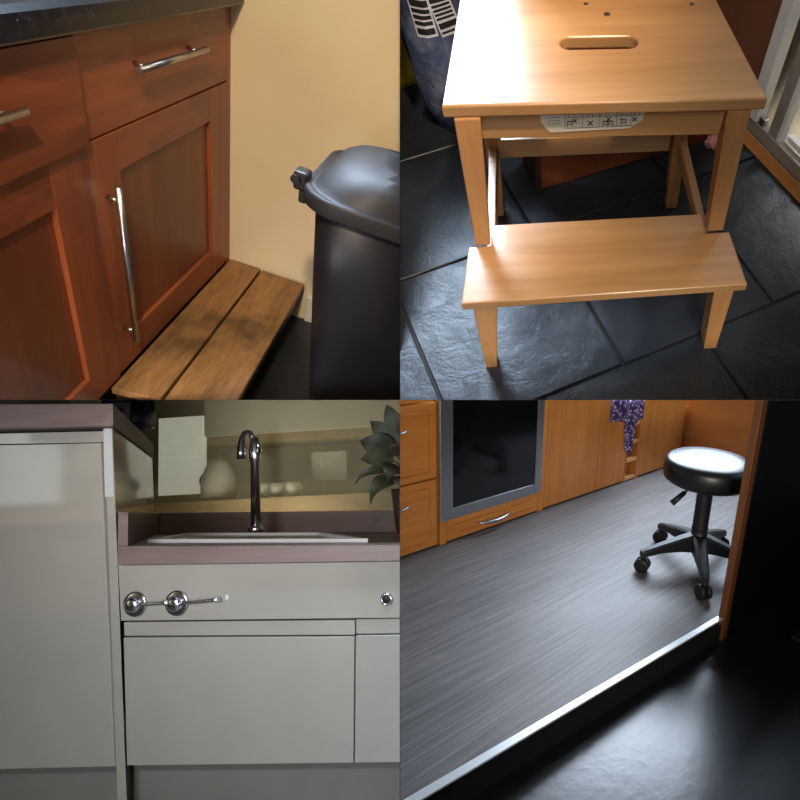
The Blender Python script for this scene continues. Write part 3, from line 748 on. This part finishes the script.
# reflections in the splashback, built as added objects behind it: window, cupboards, kettle, cups
bm = bm_new(); box(bm, -2.4, 1.2, 1.90, 1.94, .2, 1.7); struct('wall_mirrored', Q, bm, 'tan_wall')
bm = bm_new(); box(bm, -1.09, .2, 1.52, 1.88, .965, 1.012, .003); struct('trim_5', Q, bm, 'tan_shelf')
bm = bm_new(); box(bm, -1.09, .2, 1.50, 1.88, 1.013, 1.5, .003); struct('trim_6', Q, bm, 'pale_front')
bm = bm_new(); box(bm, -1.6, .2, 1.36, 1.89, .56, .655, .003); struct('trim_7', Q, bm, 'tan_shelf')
bm = bm_new(); box(bm, -.52, -.31, 1.60, 1.64, .735, .90, .003); struct('wall_lit_patch', Q, bm, 'pale_front')  # pale panel added for a lit patch of wall in the reflection
bm = bm_new(); box(bm, -1.37, -1.098, 1.50, 1.53, .695, 1.135, .004); struct('window_reflection', Q, bm, 'dull_pane')
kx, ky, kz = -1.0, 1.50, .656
t = thing('kettle', Q, (kx, ky, kz), 'round kettle reflection, added behind the glossy splashback left of the tap', 'kettle')
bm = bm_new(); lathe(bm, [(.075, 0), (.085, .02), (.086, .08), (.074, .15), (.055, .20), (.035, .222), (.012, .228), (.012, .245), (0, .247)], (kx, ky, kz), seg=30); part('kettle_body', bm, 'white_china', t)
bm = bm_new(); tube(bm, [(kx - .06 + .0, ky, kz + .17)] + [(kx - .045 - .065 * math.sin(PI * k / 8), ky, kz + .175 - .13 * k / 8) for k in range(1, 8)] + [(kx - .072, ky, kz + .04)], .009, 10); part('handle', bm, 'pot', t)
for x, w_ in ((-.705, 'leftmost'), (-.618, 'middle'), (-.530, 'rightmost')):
    t = thing('cup', Q, (x, 1.45, .656), 'white cup reflection, added behind the glossy splashback, ' + w_ + ' of the three cups', 'cup', 'cup reflections behind the splashback')
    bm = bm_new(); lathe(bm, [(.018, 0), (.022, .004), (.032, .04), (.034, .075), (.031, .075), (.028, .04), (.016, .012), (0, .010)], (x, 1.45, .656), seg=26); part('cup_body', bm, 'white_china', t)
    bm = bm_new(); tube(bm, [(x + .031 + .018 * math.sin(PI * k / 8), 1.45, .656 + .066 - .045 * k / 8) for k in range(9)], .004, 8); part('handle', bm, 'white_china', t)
# ================================================================== Q4  kitchen with grey vinyl floor, wheeled stool
Q = 'Q4'
LF = -.095
def ny(x): return -1.0677 - .1057 * x         # outer edge of the step
bm = bm_new()
prism(bm, [(-2.6, ny(-2.6), -.03), (1.97, ny(1.97), -.03), (1.97, .02, -.03), (-2.6, .02, -.03)], (0, 0, .03)); struct('floor', Q, bm, 'vinyl')
bm = bm_new(); hexa(bm, [(-2.6, ny(-2.6) - .03, -.001), (.50, ny(.5) - .024, -.001), (.50, ny(.5), -.001), (-2.6, ny(-2.6), -.001), (-2.6, ny(-2.6) - .03, .005), (.50, ny(.5) - .024, .005), (.50, ny(.5), .005), (-2.6, ny(-2.6), .005)], .002)
struct('trim_4', Q, bm, 'nosing')
bm = bm_new(); prism(bm, [(-2.6, ny(-2.6) - .026, LF), (.53, ny(.53) - .02, LF), (.53, ny(.53) + .02, LF), (-2.6, ny(-2.6) + .02, LF)], (0, 0, -LF - .0315)); struct('wall_step', Q, bm, 'black_riser')
bm = bm_new(); box(bm, -2.6, 2.2, -3.2, -.9, LF - .03, LF); struct('floor', Q, bm, 'blacktile')
bm = bm_new(); box(bm, .503, .543, -1.150, -1.122, LF, 1.1, .002); struct('door_2', Q, bm, 'jamb')
bm = bm_new(); hexa(bm, [(.544, -1.154, LF), (2.2, -1.25, LF), (2.2, -1.20, LF), (.544, -1.124, LF), (.544, -1.154, 1.4), (2.2, -1.25, 1.4), (2.2, -1.2, 1.4), (.544, -1.124, 1.4)]); struct('wall_side', Q, bm, 'black_wall')
bm = bm_new(); box(bm, .72, 1.6, -1.40, -1.33, LF + .001, LF + .018, .003); solo('floor_batten', Q, bm, 'plank_dark', (1.1, -1.36, LF), 'dark reddish batten on the black floor at the right edge', 'batten')

def front(bm, x0, x1, z0, z1, y0=0, bev=.004, mi=0): box(bm, x0, x1, y0, y0 + .02, z0, z1, bev, mi, 2)
def raised(bm, x0, x1, z0, z1, mi=0):
    box(bm, x0, x1, .0, .02, z0, z1, .003, mi); box(bm, x0 + .035, x1 - .035, -.006, .001, z0 + .03, z1 - .03, .0055, mi, 3)
def bow(bm, x0, x1, z, y=-.001, out=.028, r=.006):
    pts = []
    for k in range(13):
        f = k / 12; pts.append((x0 + (x1 - x0) * f, y - out * math.sin(PI * f) ** .6, z - .006 * math.sin(PI * f)))
    tube(bm, pts, [.0035 + (r - .0035) * math.sin(PI * k / 12) for k in range(13)], 10)
t = thing('drawer_unit', Q, (-.3, .2, 0), 'orange wood drawer unit left of the oven', 'drawers')
bm = bm_new(); box(bm, -.61, -.003, .0215, .55, .002, .88, .001); part('carcass', bm, 'orange_v', t)
for z0, z1, hz in ((.012, .323, .236), (.333, .660, .56), (.670, .87, .80)):
    bm = bm_new(); raised(bm, -.605, -.006, z0, z1); dr = part('drawer', bm, 'orange_h', t)
    bm = bm_new(); bow(bm, -.42, -.135, hz, -.006); part('handle', bm, 'stainless', dr, 'bowed steel handle')
t = thing('oven', Q, (.3, .2, .12), 'built-in oven with black glass door and steel frame', 'oven')
bm = bm_new(); box(bm, .006, .585, .0, .5, .124, .72, .002); part('housing', bm, 'oven_black', t)
bm = bm_new()
box(bm, -.002, .062, -.022, -.001, .124, .72, .003); box(bm, .545, .588, -.022, -.001, .124, .72, .003); box(bm, .0625, .5445, -.022, -.001, .124, .176, .003)
part('door_frame', bm, 'stainless', t, 'brushed steel door frame')
bm = bm_new(); box(bm, .0625, .5445, -.017, -.001, .1765, .72, .001); part('door_glass', bm, 'oven_glass', t, 'black glass door panel')
t = thing('oven_cabinet', Q, (.3, .3, 0), 'orange wood cabinet around the oven with a shallow drawer beneath it', 'cabinet')
bm = bm_new(); box(bm, .002, .592, .0215, .55, .002, .120, .001); box(bm, .593, .632, -.001, .55, .002, .88, .002); box(bm, .008, .044, 0, .0205, .002, .119, .002); box(bm, -.002, .004, .002, .0205, .125, .88, 0)
part('carcass', bm, 'orange_v', t)
bm = bm_new(); raised(bm, .047, .590, .010, .112); dr = part('drawer', bm, 'orange_h', t)
bm = bm_new(); bow(bm, .20, .40, .060, -.006, .03, .010); part('handle', bm, 'stainless', dr, 'bowed steel handle')
def cupboard(x0, x1, label, mats='orange_v', lip=.01):
    t = thing('cupboard', Q, ((x0 + x1) / 2, .3, 0), label, 'cupboard', 'orange wood cupboards')
    bm = bm_new(); box(bm, x0 + .001, x1 - .001, .0215, .55, .002, .88, .001); part('carcass', bm, 'orange_v', t)
    bm = bm_new(); front(bm, x0 + .002, x1 - .002, .012, .875); part('door', bm, mats, t)
cupboard(.635, 1.048, 'plain orange wood cupboard just right of the oven')
cupboard(1.052, 1.312, 'orange wood cupboard with the purple tea towel hanging before it')
t = thing('wine_rack', Q, (1.385, .2, 0), 'narrow orange wood rack of open pigeonholes next to the tea towel', 'rack')
bm = bm_new(); box(bm, 1.315, 1.325, 0, .5, .002, .88, .001); box(bm, 1.425, 1.452, -.002, .5, .002, .88, .001); part('side', bm, 'orange_v', t)
bm = bm_new(); box(bm, 1.326, 1.424, .2, .21, .002, .88); part('back', bm, 'carcass', t)
for k in range(7):
    z = .02 + k * .118
    bm = bm_new(); box(bm, 1.3255, 1.4245, 0, .199, z - .011, z + .011, .001); part('shelf', bm, 'oak_pale', t)
cupboard(1.456, 1.944, 'orange wood cupboard in the corner behind the wheeled stool')
t = thing('corner_cupboard', Q, (2.2, -.5, 0), 'orange wood cupboard facing left behind the stool seat', 'cupboard')
bm = bm_new(); box(bm, 1.972, 2.5, -1.1, .5, .002, .88, .001); part('carcass', bm, 'orange_y', t)
bm = bm_new(); box(bm, 1.950, 1.971, -.50, -.012, .012, .875, .003); part('door', bm, 'orange_y', t)
bm = bm_new(); box(bm, 1.950, 1.971, -1.09, -.504, .012, .875, .003); part('door', bm, 'orange_y', t)
# tea towel
bm = bm_new()
def sheet(bm, x0, x1, ztop, zfun, folds, y0=-.03, amp=.012, n=26, m=14, mi=0):
    g = [[None] * (m + 1) for _ in range(n + 1)]
    for i in range(n + 1):
        for j in range(m + 1):
            f, h = i / n, j / m; z = ztop + (zfun(f) - ztop) * h
            x = x0 + (x1 - x0) * (f + .02 * math.sin(5 * h + 9 * f)); y = y0 - amp * math.sin(folds * 2 * PI * f + 1.3 * h) * (.4 + .6 * h)
            g[i][j] = bm.verts.new((x, y, z))
    gb = [[bm.verts.new(v.co + V((0, .004, 0))) for v in r] for r in g]
    for i in range(n):
        for j in range(m):
            for q, rev in ((g, False), (gb, True)):
                vs = [q[i][j], q[i + 1][j], q[i + 1][j + 1], q[i][j + 1]]
                f = bm.faces.new(vs[::-1] if rev else vs); f.smooth = True
    for i in range(n):
        for j in (0, m): bm.faces.new((g[i][j], g[i + 1][j], gb[i + 1][j], gb[i][j]))
    for j in range(m):
        for i in (0, n): bm.faces.new((g[i][j], g[i][j + 1], gb[i][j + 1], gb[i][j]))
sheet(bm, 1.085, 1.25, .80, lambda f: .43 - .02 * f, 2.5)
sheet(bm, 1.20, 1.365, .80, lambda f: .36 - .18 * math.sin(PI * min(1, f * 1.15)) ** 1.2 + .06 * f, 2.0, -.048)
solo('tea_towel', Q, bm, 'towel', (1.22, -.03, .8), 'purple and white patterned tea towel hanging in front of the cupboards', 'towel')
# wheeled stool
cx, cy = .754, -.859
t = thing('wheeled_stool', Q, (cx, cy, 0), 'round black swivel stool on castors standing on the grey floor', 'stool')
bm = bm_new(); lathe(bm, [(.12, .408), (.168, .4105), (.183, .420), (.1885, .436), (.1885, .480), (.181, .499), (.166, .509), (.12, .511), (0, .511)], (cx, cy, 0), seg=64); part('seat', bm, 'vinyl_black', t)
bm = bm_new(); lathe(bm, [(.055, .395), (.06, .4075), (.036, .4076), (.034, .39), (.034, .205), (.036, .195), (.036, .19)], (cx, cy, 0), seg=28)
lathe(bm, [(.014, .10), (.014, .19)], (cx, cy, 0), seg=20); part('gas_column', bm, 'plastic_black', t)
bm = bm_new(); tube(bm, [(cx - .03, cy - .01, .405), (cx - .10, cy + .02, .395), (cx - .125, cy + .03, .375)], .005, 10); tube(bm, [(cx - .12, cy + .028, .379), (cx - .175, cy + .048, .338)], [.010, .013], 12); part('height_lever', bm, 'plastic_black', t)
bm = bm_new(); lathe(bm, [(.034, .085), (.04, .095), (.04, .135), (.034, .188), (.028, .19)], (cx, cy, 0), seg=28); hub = part('hub', bm, 'plastic_black', t)
a0, sg = 2.563, 2 * PI / 5
for k in range(5):
    a = a0 + .02 + sg * k * .99; u = V((math.cos(a), math.sin(a), 0)); w = V((-u.y, u.x, 0)); c = V((cx, cy, 0))
    secs = []
    for f, hw, zb, ztp in ((.03, .030, .09, .168), (.09, .026, .095, .152), (.17, .022, .092, .128), (.235, .018, .078, .108), (.262, .014, .074, .098)):
        secs.append([c + u * f + w * hw * sx + V((0, 0, zz_)) for sx, zz_ in ((-1, zb), (1, zb), (1, ztp - .008), (.6, ztp), (-.6, ztp), (-1, ztp - .008))])
    bm = bm_new(); loft(bm, secs, smooth=False); lg = part('leg', bm, 'plastic_black', t)
    ctr = c + u * .25
    bm = bm_new(); tube(bm, [ctr + V((0, 0, .080)), ctr + V((0, 0, .045))], .009, 10)
    tr = a + .9 + k * 1.1; ax = V((math.cos(tr), math.sin(tr), 0))
    for s in (-1, 1):
        lathe(bm, [(.014, -.010), (.029, -.010), (.0325, -.006), (.0325, .006), (.029, .010), (.014, .010)], ctr + ax * s * .0145 + V((0, 0, .0330)) , ax, 22)
    lathe(bm, [(.020, -.004), (.022, 0), (.020, .004)], ctr + V((0, 0, .036)), ax, 16)
    part('castor', bm, 'plastic_black', lg)

# ------------------------------------------------------------------ labels laid on the packs (found by casting onto their surface)
def decal(wrap, room, origin_px, name, parent, mats, draw, label=None):
    pass
bpy.context.view_layer.update()
def on_surface(obj, p, d):
    im = obj.matrix_world.inverted(); q = RM['Q2']
    o = im @ (q @ V(p)); dd = (im.to_3x3() @ (q.to_3x3() @ V(d))).normalized()
    hit, loc, nrm, idx = obj.ray_cast(o, dd)
    return (q.inverted() @ (obj.matrix_world @ loc)) if hit else None
def barcode(x0, z0, rot, w, h):
    """a label patch draped on the pack's front, bars across it"""
    ca, sa = math.cos(rot), math.sin(rot); fw = V((0, 1, 0))
    def P(u, v):
        x, z = x0 + u * ca - v * sa, z0 + u * sa + v * ca
        return V((x, .2, z))
    bm = bm_new()
    def patch(u0, u1, v0, v1, off, mi, n=4):
        vs = []
        for i in range(n + 1):
            r = []
            for j in (0, 1):
                h = on_surface(PACKWRAP, P(u0 + (u1 - u0) * i / n, v1 if j else v0), fw)
                if h is None: return
                r.append(bm.verts.new(h - fw * off))
            vs.append(r)
        for a, b in zip(vs, vs[1:]):
            f = bm.faces.new((a[0], b[0], b[1], a[1])); f.material_index = mi
    rows = 6
    for k in range(rows): patch(0, w, h * k / rows, h * (k + 1) / rows, .002, 0)
    rnd = random.Random(int(abs(x0) * 1000))
    v = h * .06
    while v < h * .9:
        b = rnd.choice((.005, .008, .013)); patch(w * .07, w * .93, v, min(v + b, h * .94), .003, 1); v += b + rnd.choice((.004, .006))
    return bm
for x0, z0, rot in ((-.392, .262, .10), (-.332, .262, .22)):
    bm = barcode(x0, z0, rot, .052, .11)
    if len(bm.faces): part('barcode_label', bm, ['label_white', 'ink'], PACKWRAP, 'white label printed with black barcode bars')
    else: bm.free()
bm = bm_new()
for (zc, r) in ((.245, .022), (.185, .03)):
    fw = V((-.1, 1, 0)).normalized(); ring = []
    for k in range(12):
        h = on_surface(YPACK, V((-.50 + r * .8 * math.cos(k * PI / 6), .5, zc + r * math.sin(k * PI / 6))), fw)
        if h is not None: ring.append(bm.verts.new(h - fw * .003))
    if len(ring) > 2: bm.faces.new(ring)
if len(bm.faces): part('red_print', bm, 'bag_red', YPACK, 'red printed patches')
else: bm.free()

# ------------------------------------------------------------------ trim everything to its own room at the dividing boards
bpy.context.view_layer.update()
sgn = {'Q1': (-1, -1), 'Q2': (1, -1), 'Q3': (-1, 1), 'Q4': (1, 1)}
nX, nY = V((1, 0, -SX)).normalized(), V((0, 1, -SY)).normalized()
for o, room in CLIP:
    mw = o.matrix_world; im = mw.inverted(); me = o.data
    for n_c, s in ((nX, sgn[room][0]), (nY, sgn[room][1])):
        nw = (W @ n_c) * s
        no = (im.to_3x3() @ nw).normalized(); co = im @ CAMPOS + no * .0005
        ds = [(v.co - co).dot(no) for v in me.vertices]
        if not ds or min(ds) >= -1e-6: continue
        bm = bmesh.new(); bm.from_mesh(me)
        closed = all(len(e.link_faces) == 2 for e in bm.edges)
        r = bmesh.ops.bisect_plane(bm, geom=bm.verts[:] + bm.edges[:] + bm.faces[:], plane_co=co, plane_no=no, clear_inner=True, dist=1e-6)
        if closed:
            es = [g for g in r['geom_cut'] if isinstance(g, bmesh.types.BMEdge) and g.is_valid and len(g.link_faces) == 1]
            if len(es) > 2:
                try: bmesh.ops.triangle_fill(bm, edges=es, use_beauty=True)
                except Exception: pass
        bm.to_mesh(me); bm.free()
gone = [o for o, r in CLIP if len(o.data.vertices) == 0]
for o in gone:
    for ch in list(o.children): ch.parent = o.parent
    bpy.data.objects.remove(o)
for o in bpy.data.objects:
    for k in ('_b', '_r'):
        if k in o: del o[k]

# ------------------------------------------------------------------ light
w = bpy.data.worlds.new('world'); sc.world = w; w.use_nodes = True
w.node_tree.nodes['Background'].inputs['Color'].default_value = (.75, .82, 1, 1); w.node_tree.nodes['Background'].inputs['Strength'].default_value = .02
def aim(o, room, pos, tgt):
    p = RM[room] @ V(pos); q = RM[room] @ V(tgt)
    o.matrix_world = Matrix.Translation(p) @ (q - p).to_track_quat('-Z', 'Y').to_matrix().to_4x4()
def area(name, room, pos, tgt, size, power, col, spread=180, sy=None):
    l = bpy.data.lights.new(name, 'AREA'); l.energy = power; l.color = col; l.size = size; l.spread = math.radians(spread)
    if sy: l.shape = 'RECTANGLE'; l.size_y = sy
    o = bpy.data.objects.new(name, l); COL.objects.link(o); aim(o, room, pos, tgt); return o
def spot(name, room, pos, tgt, power, col, angle=60, blend=.6, rad=.04):
    l = bpy.data.lights.new(name, 'SPOT'); l.energy = power; l.color = col; l.spot_size = math.radians(angle); l.spot_blend = blend; l.shadow_soft_size = rad
    o = bpy.data.objects.new(name, l); COL.objects.link(o); aim(o, room, pos, tgt); return o
WARM, COOL = (1, .80, .55), (.72, .84, 1)
spot('ceiling_spot', 'Q1', (-1.9, -.48, 2.0), (-.08, -.22, .50), 142, WARM, 56, .9, .05)
spot('cabinet_fill', 'Q1', (-.9, -1.3, 1.75), (-.45, 0, .64), 17, WARM, 42, 1, .08)  # added warm fill on the cherry fronts
area('lid_sheen', 'Q1', (-.15, -1.0, 2.1), (-.35, -.6, .6), .7, 1.6, COOL, 50)  # added cool light, makes the blue sheen on the bin lid
BLUE = (.62, .79, 1)
area('window_light', 'Q2', (-.58, 1.3, 1.12), (-.36, .08, .3), .7, 10.5, BLUE, 55)
area('warm_light', 'Q2', (.25, .15, 1.9), (0, .05, .3), .35, .75, WARM, 80)
area('front_fill', 'Q2', (.05, -.85, 1.75), (0, .15, .25), .5, .45, (1, .88, .72), 50)  # added fill from the camera side, lifts apron and sticker
area('laminate_fill', 'Q2', (1.3, .9, .6), (.85, .5, 0), .3, 1.0, (.95, .97, 1), 34)  # added light beyond the gate, brightens the pale laminate
spot('gate_fill', 'Q2', (.05, -.3, 1.5), (.66, .62, .25), 24, (1, .97, .92), 26, 1, .05)  # added spot, brightens the front of the gate
area('window_light', 'Q3', (1.0, -2.1, .30), (.0, .4, .62), 1.2, 8, (.95, .97, 1), 110, .42)
area('sink_side_fill', 'Q3', (.36, -.85, .68), (.12, .35, .58), .4, 4.6, (.97, .97, 1), 160, .08)  # added fill left of the view, lifts worktop, tap and splashback
area('far_wall_fill', 'Q3', (-2.6, -1.2, .9), (-2.8, -2.5, 1.0), .6, 14, (1, .95, .85), 150)  # added fill, brightens the far wall for the gloss reflections
area('mirrored_fill', 'Q3', (-.5, 1.05, .36), (-.6, 1.8, 1.05), .5, 9, (1, .96, .9), 150)  # unseen lamp added behind the worktop, brightens the objects behind the splashback
area('window_light', 'Q4', (1.9, .1, 1.65), (.6, -1.2, .1), 1.7, 118, COOL, 170, 1.3)
spot('warm_light', 'Q4', (-.95, -2.25, .85), (.7, 0, .45), 86, (1, .93, .82), 62, .9, .15)  # added fill beside the camera, lights the orange cupboard fronts

sc.view_settings.view_transform = 'Standard'; sc.view_settings.look = 'None'; sc.view_settings.exposure = 0; sc.view_settings.gamma = 1
